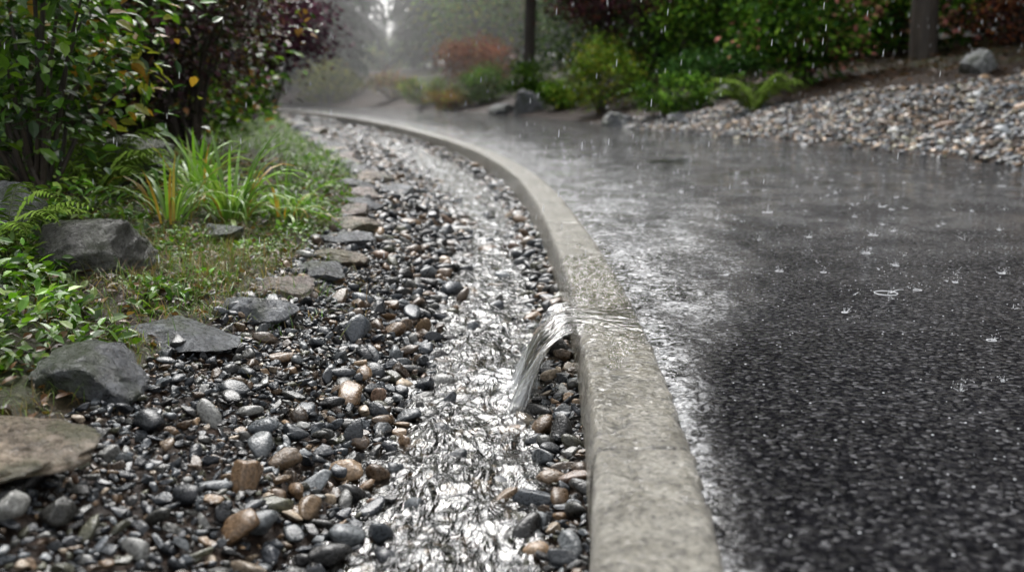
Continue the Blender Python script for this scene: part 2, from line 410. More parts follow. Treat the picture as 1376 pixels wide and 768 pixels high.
for j in joints:
    a = np.clip(1.3-np.abs(Y-j)/.007, 0, 1); Z -= a*.016*(prof[None, :, 1] > -.15)
    X += a*.007*(prof[None, :, 0] < .0)
Z += .003*(Y < 1.585)*(prof[None, :, 1] > -.05); X += .003*(Y < 1.585)
lo = np.exp(-((Y-2.62)/.22)**2)
Z -= lo*.005*(prof[None, :, 1] > 0)
wet = np.clip(1.2-np.abs(Y-3.0)/1.5 + .5*fbm(X*14, Y*5, 3, 70), 0, 1); wet = np.maximum(wet, .40*(Y > 3.5)+.05+.35*np.clip(fbm(X*9, Y*4, 3, 71), 0, 1))
make_obj('concrete_kerb', np.stack([X, Y, Z], -1).reshape(-1, 3), grid_faces(*X.shape), M_KERB, attrs={'wet': wet.ravel()})

# stream
ys = []; y = -3.0
while y < 45: ys.append(y); y += .0075 + max(0, y-4)*.004 + (max(0, .9-y))*.03
ys = np.array(ys); s = np.linspace(-.60, -.012, 110)
Y = np.repeat(ys[:, None], len(s), 1); D = np.repeat(s[None], len(ys), 0); X = K(Y)+D*G(Y)
U = (D*G(Y)); wx = .05*fbm(U*9, Y*5, 2, 80); wy = .08*fbm(U*8, Y*6, 2, 81)
a1 = fbm((U+wx)*8, (Y+wy)*4.0, 3, 82); a2 = 1-np.abs(fbm((U+wx)*17+3*wx, (Y+wy)*7, 3, 83))*2
a3 = perlin((U+wx*2)*45, (Y+wy)*22, 84)
Z = -.160 + .014*a1 + .0075*a2 + .0018*a3
imp = np.exp(-(((X-(K(Y)-.13))/.08)**2 + ((Y-2.47)/.15)**2))
Z += imp*(.014*a2+.007*a3+.008)
edgefoam = .10*np.exp(-((D+.12)/.05)**2)
center = np.exp(-((D+.28)/.17)**2)
far = np.interp(Y, [1, 2, 3.2, 5, 9, 14], [.02, .10, .26, .42, .48, .40])
foam_sheen = imp*.6 + edgefoam + far*center + .35*np.clip(a2-.5, 0, 1) + .35*a1
make_obj('stream_water', np.stack([X, Y, Z], -1).reshape(-1, 3), grid_faces(*X.shape), M_STREAM,
         attrs={'flow': np.stack([U, Y*.36, Z*0], -1).reshape(-1, 3), 'foam_sheen': foam_sheen.ravel()})

# overflow sheet: across the kerb then falling into the channel
na, nb = 120, 90
A = np.linspace(0, 1, na)[:, None]; B = np.linspace(0, 1, nb)[None]
bt = .5
yc0 = 2.22+.78*A; yc1 = 2.42+.40*A; yc2 = 2.28+.42*A
on = np.clip(B/bt, 0, 1); fa = np.clip((B-bt)/(1-bt), 0, 1)
ons = on*on*(3-2*on)
Y = (yc0*(1-ons)+yc1*ons)*(B <= bt) + (yc1*(1-fa)+yc2*fa)*(B > bt)
XR = K(Y)+.158*(1-on)
ripple = fbm(A*12+fa*.8, B*2.2, 3, 90)
X = XR - .150*fa**.75*(1+.5*fbm(A*6, A*0+1.3, 2, 92)) - .008*on
lo = np.exp(-((Y-2.62)/.22)**2)
env = np.clip(np.minimum(A, 1-A)*2.2, 0, 1); env = env*env*(3-2*env)
Z = np.where(B <= bt, .0150 + .0035*env-(1-env)*.007 - .005*lo + .0012*ripple*env, .0175 - .176*fa**1.8 - .005*lo*(1-fa) + .014*ripple*np.minimum(fa*3+.15, 1) - (1-env)*.006)
X = X + .022*ripple*fa
foam_sheen = -.25*(1-on) + .42*fa + .75*ripple*fa + .25*np.clip(fa-.7, 0, 1)*3
fl = np.stack([(A+0*B)*.38, (B*.10+0*A), 0*A+0*B], -1)
make_obj('kerb_overflow_water', np.stack([X+0*A*B, Y+0*A*B, Z+0*A*B], -1).reshape(-1, 3), grid_faces(na, nb)[:, ::-1], M_FALL,
         attrs={'flow': fl.reshape(-1, 3), 'foam_sheen': (foam_sheen+0*A*B).ravel()})

# ---------------------------------------------------------------- pebbles
V3, F3 = ico(3); V2, F2 = ico(2)
rr = np.random.default_rng(5)
P_hi = [stone_proto(V3, rr.integers(6, 14), .08, rr, .46, .82) for _ in range(9)]
P_ang = [stone_proto(V3, 16, .09, rr, .38, .72) for _ in range(12)]
P_lo = [stone_proto(V2, rr.integers(8, 16), .09, rr, .40, .78) for _ in range(18)]
PAL = np.array([(.018,.021,.026),(.028,.033,.039),(.048,.055,.062),(.015,.015,.015),(.04,.04,.036),(.08,.088,.093),(.16,.16,.15),(.10,.062,.033),(.16,.108,.063),(.062,.042,.027),(.25,.20,.145),(.057,.057,.036),(.125,.08,.055)])
PW = np.array([.16,.16,.11,.13,.12,.08,.035,.045,.03,.07,.022,.06,.02]); PW /= PW.sum()
PWB = np.array([.11,.12,.11,.10,.10,.08,.03,.10,.06,.11,.035,.05,.02]); PWB /= PWB.sum()
def pebbles(name, pts, r, nearmask, pal_w, flat=.55, tilt=.4, lift=.35):
    n = len(pts); mb = MB()
    ax = np.stack([r*rng.uniform(.95, 1.45, n), r*rng.uniform(.58, .92, n), r*rng.uniform(flat-.2, flat+.2, n)], -1)
    R = rotz(rng.uniform(0, 6.28, n)) @ rotx(rng.normal(0, tilt, n)) @ roty(rng.normal(0, tilt, n))
    R = R * ax[:, None, :]
    T = np.array(pts, float); T[:, 2] += r*lift
    ci = np.where(rng.random(n) < np.clip((r-.012)/.02, 0, 1), rng.choice(len(PAL), n, p=PWB), rng.choice(len(PAL), n, p=pal_w))
    C = PAL[ci]*rng.uniform(.55, 1.4, (n, 1))
    which = rng.integers(0, 1000, n)
    big = r > .019
    for i, p in enumerate(P_hi): s_ = nearmask & big & (which % len(P_hi) == i); mb.inst(p, F3, R[s_], T[s_], C[s_])
    for i, p in enumerate(P_ang): s_ = nearmask & (~big) & (which % len(P_ang) == i); mb.inst(p, F3, R[s_], T[s_], C[s_])
    for i, p in enumerate(P_lo):
        s_ = (~nearmask) & (which % len(P_lo) == i); mb.inst(p, F2, R[s_], T[s_], C[s_])
    return mb.build(name, M_PEB)

def pack(cand, rad, k=.80):
    cell = .06; grid = {}; keep = []
    order = np.argsort(-rad*rng.uniform(.6, 1.4, len(rad)))
    for i in order:
        x, y = cand[i]; r = rad[i]; cx, cy = int(x//cell), int(y//cell); n = max(1, int(math.ceil((r*2)*1.0/cell)))
        ok = True
        for a in range(cx-n, cx+n+1):
            for b in range(cy-n, cy+n+1):
                for (px, py, pr) in grid.get((a, b), ()):
                    if (px-x)**2+(py-y)**2 < (k*(pr+r))**2: ok = False; break
                if not ok: break
            if not ok: break
        if ok: grid.setdefault((cx, cy), []).append((x, y, r)); keep.append(i)
    return np.array(keep)

PT = []; RR = []
n = 60000
y = rng.uniform(.6, 6.2, n); d = rng.uniform(-.97, -.004, n)
r = .0066*np.exp(rng.normal(0, .42, n))
edgeb = np.exp(-((d+.50)/.10)**2) + np.exp(-((d+.06)/.06)**2)*.8
r *= 1 + .9*edgeb*rng.random(n)
bigm = rng.random(n) < .007+.026*edgeb; r = np.where(bigm, rng.uniform(.018, .032, n), r)
r *= np.interp(y, [1, 3, 6], [1, 1.15, 1.5])
x = K(y)+d*G(y)
kk = pack(np.stack([x, y], -1), r, .74)
x, y, r, d = x[kk], y[kk], r[kk], d[kk]
z = H(x, y)+rng.uniform(0, .012, len(x))
PT.append(np.stack([x, y, z], -1)); RR.append(r)
n = 9000; y = rng.uniform(.6, 6.2, n); d = rng.uniform(-.99, -.004, n); x = K(y)+d*G(y); r = rng.uniform(.007, .014, n)
PT.append(np.stack([x, y, H(x, y)-.004], -1)); RR.append(r)
cob = [(-.30,1.52,.036),(-.36,1.66,.034),(-.12,2.02,.028),(-.02,1.80,.030),(.02,1.62,.034),(.05,2.45,.030),(.035,2.28,.026),(-.31,2.25,.030),(-.34,2.05,.032),(-.26,2.75,.028),(.01,1.38,.03),(-.41,1.35,.034),(-.30,1.30,.028),(-.05,2.12,.022),(.08,2.9,.025),(-.24,3.3,.03),(-.33,1.88,.03)]
PT.append(np.array([(a, b, float(H(a, b))+.014) for a, b, c in cob])); RR.append(np.array([c for a, b, c in cob]))
n = 13000; y = 6.2+rng.random(n)**1.4*30; d = rng.uniform(-.99, -.004, n); r = .019*np.exp(rng.normal(0, .3, n))*np.interp(y, [6, 14, 36], [1, 1.5, 2.4])
x = K(y)+d*G(y); PT.append(np.stack([x, y, H(x, y)], -1)); RR.append(r)
PT = np.concatenate(PT); RR = np.concatenate(RR)
near = (RR > .0100) & (PT[:, 1] < 3.4) & (PT[:, 1] > .9)
pebbles('channel_pebbles', PT, RR, near, PW)

# right bank gravel
n = 17000
y = rng.uniform(3, 19, n); e = rng.random(n)**.9*3.4 - .06
lim = np.interp(y, [3, 12, 15, 19], [3.6, 3.4, 2.2, .5]) + .35*fbm(y*.8, y*0, 2, 8)
s_ = e < lim; y, e = y[s_], e[s_]; x = E(y)+e
r = .026*np.exp(rng.normal(0, .34, len(x)))
pts = np.stack([x, y, H(x, y)+rng.uniform(0, .015, len(x))], -1)
PAL_keep = PAL.copy(); PAL[:] = np.clip(PAL*2.1+.04, 0, .5)
PWR = np.array([.08,.1,.1,.06,.1,.12,.14,.04,.06,.04,.08,.04,.04]); PWR /= PWR.sum()
pebbles('gravel_bank', pts, r, np.zeros(len(x), bool), PWR)
PAL[:] = PAL_keep

# ---------------------------------------------------------------- rocks
V5, F5 = ico(5)
def rock(name, x, y, sx, sy, sz, col, seed, sink=.3, cuts=14, rz=None, tilt=.1, lo=.5, hi=.82):
    r = np.random.default_rng(seed)
    V = stone_proto(V5, cuts, .05, r, lo, hi)
    nn = fbm(V[:, 0]*2.5+V[:, 2]*2.1+seed, V[:, 1]*2.5-V[:, 2]*1.7, 6, seed)
    V = V*(1+.13*nn)[:, None]
    V = V*np.array([sx, sy, sz])/2
    a = np.array([r.uniform(0, 6.28) if rz is None else rz]); V = V @ (rotz(a)[0] @ rotx(np.array([r.normal(0, tilt)]))[0]).T
    z = float(H(x, y))
    ob = make_obj(name, V, F5, M_ROCK, np.array(col)[None]*np.ones((len(V), 1)))
    ob.location = (x, y, z+sz*(.5-sink)); return ob
GR = (.13,.138,.148); GD = (.08,.085,.092); TN = (.24,.19,.14); PK = (.24,.19,.165)
edging = [(-.90,1.50,.44,.34,.10,TN,81),(-.86,1.95,.27,.24,.14,GD,82),(-.81,2.36,.36,.28,.11,GR,83),(-.735,2.76,.28,.21,.10,GR,84),(-.735,3.07,.28,.25,.09,PK,85),
 (-.67,3.42,.23,.2,.09,GD,6),(-.68,3.78,.28,.24,.09,TN,7),(-.71,4.15,.26,.25,.09,GR,8),(-.75,4.55,.30,.26,.09,TN,9),(-.79,4.95,.26,.24,.09,PK,10),(-.80,5.35,.28,.26,.10,GR,11),(-.80,1.06,.25,.22,.1,GR,12)]
for (x, y, a, b, c, col, sd) in edging: rock('edging_rock', x, y, a, b, c, col, sd, .38, 18, tilt=.10, lo=.5, hi=.8)
y = 5.8; sd = 30
while y < 28:
    x = float(K(y))-(.96*float(G(y)))+rng.normal(0, .05); s_ = rng.uniform(.24, .36)*(1+max(0, y-8)*.05)
    rock('edging_rock', x, y, s_, s_*.9, s_*.4, [GR, TN, PK, GD][sd % 4], sd, .4); y += s_*1.25; sd += 1
rock('boulder', -1.24, 2.90, .46, .34, .25, (.10,.10,.088), 64, .40, 22, lo=.45, hi=.78)
rock('boulder', -1.62, 3.15, .38, .3, .24, (.2,.21,.21), 61, .35, 20, lo=.45, hi=.78)
rock('boulder', -1.05, 3.62, .2, .18, .1, GR, 62, .35)
rock('boulder', -1.8, 4.6, .7, .5, .35, (.04,.055,.02), 63, .45)
rock('boulder', -1.32, 2.35, .22, .2, .12, GD, 70, .4, 20, lo=.45, hi=.78)
rock('boulder', 1.95, 18.3, .75, .6, .5, GR, 64, .3)
rock('boulder', .55, 27.5, 1.1, .8, .8, GR, 65, .3)
rock('boulder', -.3, 29, .8, .8, .5, GR, 66, .3)
rock('boulder', 6.35, 13.9, .72, .5, .42, (.28,.29,.29), 67, .3)
rock('boulder', 2.75, 16.6, .5, .4, .25, GR, 68, .3)
rock('boulder', 3.9, 18.5, .6, .4, .35, GD, 69, .3)
for (x, y, s_, sd) in [(5.6,12.4,.22,71),(5.2,11.2,.16,72),(4.6,13.5,.2,73),(6.3,11.0,.25,74),(5.0,9.6,.14,75),(3.6,14.2,.22,76),(7.4,12.6,.3,77)]:
    rock('boulder', x, y, s_*1.3, s_, s_*.7, [GR, (.28,.28,.27), PK][sd % 3], sd, .3)

# ---------------------------------------------------------------- foliage
LV = np.array([(0,0,0),(-.30,.30,.05),(0,.32,-.02),(.30,.30,.05),(-.27,.65,.02),(0,.68,-.05),(.27,.65,.02),(0,1,-.14)], float)
LF = np.array([(0,2,1),(0,3,2),(1,2,5),(1,5,4),(2,3,6),(2,6,5),(4,5,7),(5,6,7)])
def leafR(n, size, yaw=None, pitch=None, aspect=1.0):
    yaw = rng.uniform(0, 6.28, n) if yaw is None else yaw
    pitch = rng.normal(-.15, .45, n) if pitch is None else pitch
    R = rotz(yaw) @ rotx(pitch) @ roty(rng.normal(0, .4, n))
    sz = size*rng.uniform(.6, 1.25, n)
    return R*np.stack([sz*aspect, sz, sz], -1)[:, None, :]
def palcol(pal, n, var=.3):
    pal = np.array(pal); return pal[rng.integers(0, len(pal), n)]*rng.uniform(1-var, 1+var, (n, 1))
G1 = [(.07,.16,.015),(.11,.22,.022),(.05,.12,.014),(.15,.25,.03)]
GDK = [(.020,.055,.014),(.032,.075,.018),(.05,.105,.025)]
BRZ = [(.045,.024,.025),(.06,.032,.032),(.028,.03,.018),(.09,.045,.045)]
PUR = [(.09,.03,.05),(.13,.05,.075),(.06,.028,.045)]
YG = [(.19,.21,.02),(.12,.17,.02),(.24,.22,.03)]
RUST = [(.22,.065,.025),(.16,.055,.025),(.26,.11,.035)]
def shrub(name, x, y, rx, ry, rz, nclump, nleaf, leaf, pal, zc=None, aspect=1.0, base_z=None, pal2=None, stems=7, spread=.3, hollow=.35, mat=None, trunk_r=.02):
    gz = float(H(x, y)) if base_z is None else base_z
    zc = gz+rz*.95 if zc is None else zc
    mb = MB()
    u = rng.normal(size=(nclump, 3)); u /= np.linalg.norm(u, axis=1)[:, None]
    rad = rng.uniform(hollow, 1.0, nclump)**.6
    c = u*rad[:, None]*np.array([rx, ry, rz])*rng.uniform(.85, 1.12, (nclump, 1)) + np.array([x, y, zc])
    c[:, 2] = np.maximum(c[:, 2], gz+.05)
    s_ = min(rx, ry, rz)*spread
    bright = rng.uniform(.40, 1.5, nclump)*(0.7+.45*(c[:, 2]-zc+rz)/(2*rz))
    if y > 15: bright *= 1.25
    which = rng.integers(0, nclump, nleaf)
    off = rng.normal(0, 1, (nleaf, 3))*s_*np.array([1, 1, .7])
    T = c[which]+off
    ok = T[:, 2] > gz+.01; T = T[ok]; which = which[ok]
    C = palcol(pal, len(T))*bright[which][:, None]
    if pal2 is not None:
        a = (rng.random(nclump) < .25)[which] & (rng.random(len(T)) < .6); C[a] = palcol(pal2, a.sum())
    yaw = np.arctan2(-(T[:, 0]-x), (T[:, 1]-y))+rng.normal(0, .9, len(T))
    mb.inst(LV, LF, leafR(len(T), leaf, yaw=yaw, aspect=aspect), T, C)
    for i in rng.permutation(nclump)[:max(stems, 1)*3]:
        b = np.array([x+rng.normal(0, rx*.06), y+rng.normal(0, ry*.06), gz-.05]); mid = b*.45+c[i]*.55+np.array([0, 0, rz*.12])
        P = [b, (b+mid)/2+rng.normal(0, rx*.03, 3), mid, c[i]]
        mb.tube(P, [trunk_r, trunk_r*.8, trunk_r*.55, trunk_r*.25], (.03,.022,.016), 1, 6)
    if mat is None: mat = M_LEAF if y < 9 else M_NEEDLE
    return mb.build(name, [mat, M_BARK], smooth=False, origin=(x, y, gz))

# left side shrubs
shrub('green_leaf_shrub', -1.78, 3.75, .42, .40, .75, 60, 2700, .065, G1+GDK, zc=1.0, aspect=.85, pal2=[(.28,.15,.03),(.22,.22,.04)], stems=6, trunk_r=.012, spread=.26)
shrub('green_leaf_shrub', -2.35, 4.6, .6, .5, .9, 70, 4200, .065, G1+GDK, zc=1.0, aspect=.85, stems=6, trunk_r=.015)
shrub('bronze_leaf_shrub', -2.15, 6.6, .66, .6, .95, 130, 11000, .055, BRZ+BRZ+PUR+PUR+GDK, zc=1.3, aspect=.8, pal2=[(.20,.10,.04),(.12,.16,.03)], stems=8, trunk_r=.02, spread=.24)
shrub('bronze_leaf_shrub', -3.5, 6.3, .9, .7, 1.1, 110, 8000, .065, BRZ+PUR, zc=1.4, stems=8, trunk_r=.022)
shrub('rhododendron_bush', -3.15, 8.5, .8, .8, 1.3, 120, 8000, .10, GDK+BRZ+G1, zc=1.5, pal2=[(.24,.11,.03),(.13,.17,.03)], stems=8, trunk_r=.03)
shrub('rhododendron_bush', -4.6, 10.5, 1.2, 1.2, 1.8, 140, 8000, .12, GDK+BRZ, zc=2.0, stems=8, trunk_r=.03)
shrub('rhododendron_bush', -5.1, 14.5, 1.2, 1.2, 1.5, 110, 6000, .12, GDK+PUR, zc=1.8, stems=8, trunk_r=.03)
shrub('rhododendron_bush', -7.5, 12, 2.2, 2.0, 2.6, 140, 8000, .15, GDK, zc=2.8, stems=8, trunk_r=.04)
shrub('green_leaf_shrub', -3.3, 11.2, .5, .6, .35, 40, 1600, .07, G1, stems=3, trunk_r=.01)
shrub('purple_leaf_tree', -6.3, 26, 1.55, 1.3, 1.4, 110, 9000, .13, PUR, zc=2.3, stems=6, trunk_r=.05)
shrub('green_leaf_shrub', -5.9, 22, .8, .8, .5, 50, 2200, .1, G1+GDK, stems=3)

def cover(name, regions, leaf, pal, aspect=.7, up=.25):
    mb = MB()
    for (x, y, rx, ry, n, h) in regions:
        a = rng.uniform(0, 6.28, n); q = np.sqrt(rng.random(n)); px = x+np.cos(a)*q*rx; py = y+np.sin(a)*q*ry
        hz = H(px, py)+rng.random(n)**1.3*h*(1.05-q)
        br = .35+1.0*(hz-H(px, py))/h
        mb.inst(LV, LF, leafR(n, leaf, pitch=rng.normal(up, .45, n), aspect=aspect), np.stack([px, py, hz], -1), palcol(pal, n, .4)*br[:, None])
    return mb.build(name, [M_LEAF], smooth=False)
GB = [(.10,.23,.02),(.15,.29,.03),(.06,.15,.015),(.20,.30,.04)]
cover('leafy_groundcover', [(-1.50,3.35,.26,.35,620,.22),(-1.38,2.65,.2,.2,320,.17),(-1.75,3.9,.4,.4,500,.18),(-1.03,2.12,.17,.26,420,.16),(-1.25,2.35,.22,.3,480,.18),(-1.12,1.75,.16,.3,420,.13),(-1.5,2.6,.3,.3,400,.18),(-1.3,1.5,.25,.4,420,.14),
     (-.94,2.62,.07,.14,110,.08),(-.98,4.5,.22,.5,620,.09),(-1.05,5.4,.2,.6,520,.1),(-1.25,6.4,.25,.8,600,.12),(-1.4,7.6,.3,.8,520,.14),(-1.6,4.9,.5,.4,500,.12),(-1.95,9.3,.4,1.0,500,.2),(-2.9,12,.5,1.6,600,.25),(-4.3,16,.7,2,700,.3)], .038, GB)
cover('clover_patch', [(-.93,3.55,.10,.3,420,.05),(-1.15,3.45,.15,.25,420,.05),(-.92,2.95,.09,.2,260,.04),(-1.1,3.2,.12,.15,260,.05),(-.88,3.95,.12,.3,420,.06),(-1.0,2.75,.1,.12,160,.05)], .020, GB, aspect=1.1)

def blade_proto(bend, w, segs=6):
    V = []; F = []; p = np.array([0., 0.]); ang = math.pi/2
    for i in range(segs+1):
        t = i/segs; ww = w*(1-t**2.2)*(.75+.5*math.sin(t*2.2))
        V += [(-ww/2, p[0], p[1]), (0, p[0], p[1]-w*.2), (ww/2, p[0], p[1])]
        ang -= bend/segs*(.4+1.2*t); p = p+np.array([math.cos(ang), math.sin(ang)])/segs
    for i in range(segs):
        for j in (0, 1):
            a = i*3+j; F += [(a, a+1, a+4), (a, a+4, a+3)]
    return np.array(V), np.array(F)
BL = [blade_proto(b, .038) for b in (.6, 1.2, 1.8, 2.4, 3.0)]
BG = [blade_proto(b, .02, 4) for b in (.4, .9, 1.5, 2.2)]
def blades(mb, px, py, L_, lean, pal, protos, wmul=1.0, outward=None):
    n = len(px); yaw = rng.uniform(0, 6.28, n) if outward is None else outward
    R = rotz(yaw) @ rotx(-np.abs(rng.normal(0, lean, n)))
    ln = L_*rng.uniform(.55, 1.15, n); R = R*np.stack([ln*wmul, ln, ln], -1)[:, None, :]
    T = np.stack([px, py, H(px, py)-.005], -1); C = palcol(pal, n, .3); w_ = rng.integers(0, len(protos), n)
    for i, (v, f_) in enumerate(protos):
        s_ = w_ == i; mb.inst(v, f_, R[s_], T[s_], C[s_])
DL = [(.13,.24,.04),(.17,.30,.05),(.08,.16,.03),(.25,.34,.10)]
for (x, y, n, L_) in [(-1.15,4.05,80,.42),(-1.38,4.35,60,.42),(-1.0,4.30,40,.32),(-1.6,5.2,40,.34),(-1.3,3.75,40,.34)]:
    mb = MB(); a = rng.uniform(0, 6.28, n); q = rng.random(n)*.07
    blades(mb, x+np.cos(a)*q, y+np.sin(a)*q, L_, .55, DL, BL, 1.0, a-math.pi/2)
    na_ = 9; a = rng.uniform(0, 6.28, na_); blades(mb, x+np.cos(a)*.08, y+np.sin(a)*.08, L_*.85, .3, [(.34,.2,.05),(.28,.21,.06)], BL, 1.0, a-math.pi/2)
    mb.build('daylily_plant', [M_LEAF], origin=(x, y, float(H(x, y))))
mb = MB()
n = 24000; y = rng.uniform(1.1, 7, n); d = -.97-rng.random(n)**1.3*1.2; x = K(y)+d*G(y)
dens = fbm(x*2.2, y*2.2, 3, 55)+.5*np.exp(-((x+.98)/.25)**2-((y-3.1)/.6)**2)+.2*(y < 2.4)
s_ = dens > -.03; x, y = x[s_], y[s_]
blades(mb, x, y, .055, .9, [(.08,.13,.02),(.12,.19,.03),(.16,.14,.05),(.17,.11,.05)], BG, 1.6)
n = 6000; x = rng.normal(-1.0, .17, n); y = rng.normal(3.1, .38, n); s_ = fbm(x*8, y*8, 2, 57) > -.12; x, y = x[s_], y[s_]; blades(mb, x, y, .09, 1.1, [(.19,.14,.06),(.13,.16,.03),(.09,.19,.03),(.24,.15,.08)], BG, 1.2)
n = 3000; y = rng.uniform(7, 26, n); x = K(y)+(-1.05-rng.random(n)*.8)*G(y); blades(mb, x, y, .16, .6, [(.10,.19,.03),(.14,.23,.04)], BG, 2.0)
mb.build('grass', [M_LEAF])
mb = MB(); n = 5200; y = rng.uniform(1.0, 7, n); x = K(y)-.95-rng.random(n)*1.4
T = np.stack([x, y, H(x, y)+.012], -1); mb.inst(LV, LF, leafR(n, .032, pitch=rng.normal(0, .3, n), aspect=.8), T, palcol([(.09,.045,.02),(.05,.03,.018),(.16,.09,.04),(.03,.02,.015)], n))
n = 5000; y = rng.uniform(12, 30, n); e_ = 1.2+rng.random(n)*5; x = E(y)+e_
T = np.stack([x, y, H(x, y)+.02], -1); mb.inst(LV, LF, leafR(n, .10, pitch=rng.normal(0, .3, n), aspect=.8), T, palcol([(.09,.045,.025),(.05,.03,.02),(.13,.07,.04),(.03,.02,.015)], n))
mb.build('leaf_litter', [M_LEAF], smooth=False)

# right side planting
FL = [(.42,.17,.14),(.36,.2,.12)]
shrub('yellow_green_shrub', 1.95, 22, .85, .8, .78, 70, 6500, .06, YG+G1, stems=4, spread=.25)
shrub('low_green_shrub', 2.9, 18.0, .75, .7, .36, 60, 4500, .06, G1+GDK, stems=3, spread=.3)
shrub('low_green_shrub', 4.1, 20.5, 1.0, .8, .45, 60, 4500, .07, GDK, stems=3, spread=.3)
shrub('rhododendron_bush', 5.0, 17.4, 1.05, .9, 1.05, 80, 4600, .13, G1+GDK, zc=1.9, pal2=FL, stems=6, trunk_r=.02, aspect=.8, spread=.25)
shrub('rhododendron_bush', 7.6, 19.5, 1.2, 1.1, .9, 70, 4600, .13, G1+GDK, zc=2.3, pal2=FL, stems=6, trunk_r=.03)
shrub('rhododendron_bush', 10.5, 20.5, 1.8, 1.3, 1.2, 80, 4500, .14, GDK+BRZ, stems=6, trunk_r=.03)
shrub('green_leaf_shrub', 6.3, 22.5, 1.3, 1.1, 1.2, 80, 5000, .12, GDK+G1, stems=5)
shrub('green_leaf_shrub', 9.6, 15.8, .9, .8, .6, 60, 3500, .08, G1+GDK, stems=5)
shrub('rust_leaf_shrub', 8.5, 17.2, .8, .6, .5, 50, 3500, .07, RUST+BRZ, stems=5)
shrub('green_leaf_shrub', 4.3, 25, 1.4, 1.2, 1.1, 80, 5500, .11, GDK+G1, stems=5)
shrub('japanese_maple_tree', 3.1, 26, 2.1, 1.7, 1.0, 120, 9000, .10, BRZ+PUR+[(.16,.05,.035)], zc=3.1, stems=6, trunk_r=.07, spread=.28)
shrub('rust_leaf_shrub', -1.25, 38, 1.35, 1.2, 1.0, 80, 8000, .09, RUST, zc=1.6, stems=4, spread=.25)
shrub('green_leaf_shrub', -.95, 34.5, .8, .7, .65, 50, 4500, .08, G1, stems=3)
shrub('green_leaf_shrub', .5, 31, .7, .6, .62, 50, 4500, .08, GDK+G1, stems=3)
shrub('green_leaf_shrub', 1.2, 26, .5, .5, .38, 40, 2500, .07, G1, stems=3)
shrub('yellow_green_shrub', -9.0, 50, 1.5, 1.2, .95, 60, 4500, .12, YG, stems=3)
shrub('orange_leaf_shrub', -2.1, 35.0, .9, .8, .35, 50, 3500, .08, RUST+YG, stems=3)
shrub('yellow_green_shrub', -3.2, 39, 1.3, .9, .5, 50, 4000, .09, YG+G1, stems=3)
shrub('orange_leaf_shrub', -5.2, 44, 1.2, .9, .6, 50, 3000, .09, YG+RUST, stems=3)
shrub('green_leaf_shrub', 2.3, 36, 2.0, 1.6, 1.6, 80, 5000, .14, GDK+G1, stems=5)
shrub('broadleaf_tree', -.8, 50, 2.8, 3.0, 2.8, 140, 9000, .22, G1+YG, zc=4.4, stems=7, trunk_r=.14)
shrub('broadleaf_tree', -9.5, 78, 2.4, 2.2, 1.8, 90, 5000, .26, G1+YG, zc=2.6, stems=7, trunk_r=.14)
shrub('broadleaf_tree', 6.5, 44, 4.0, 3.5, 3.4, 140, 9000, .28, GDK+G1, zc=5.0, stems=7, trunk_r=.16)
def fern(fx, fy, s_, n):
    mb = MB()
    for i in range(n):
        a = rng.uniform(0, 6.28); Lf = rng.uniform(.6, 1.0)*s_; t = np.linspace(0, 1, 22); ht = rng.uniform(.35, .75)*s_
        r_ = Lf*t; zz = ht*np.sin(t*2.3)*.9
        P = np.stack([fx+np.cos(a)*r_, fy+np.sin(a)*r_, float(H(fx, fy))+zz], -1); mb.tube(P[::3], np.full(len(P[::3]), .004*s_), (.06,.08,.02), 0, 4)
        for sgn in (-1, 1):
            yaw = np.full(22, a-math.pi/2+sgn*1.25); R = rotz(yaw) @ rotx(rng.normal(-.2, .15, 22)); sz = .17*s_*np.sin(np.pi*(t*.85+.1)); R = R*np.stack([sz*.35, sz, sz], -1)[:, None, :]
            mb.inst(LV, LF, R, P, palcol([(.12,.2,.03),(.17,.25,.05)], 22))
    mb.build('sword_fern', [M_NEEDLE], smooth=False, origin=(fx, fy, float(H(fx, fy))))
fern(3.75, 15.8, .9, 34); fern(6.9, 12.6, .45, 22); fern(9.4, 17.5, .9, 26); fern(-1.42, 2.75, .28, 20); fern(-1.75, 3.0, .35, 18); fern(-1.7, 4.1, .4, 20)

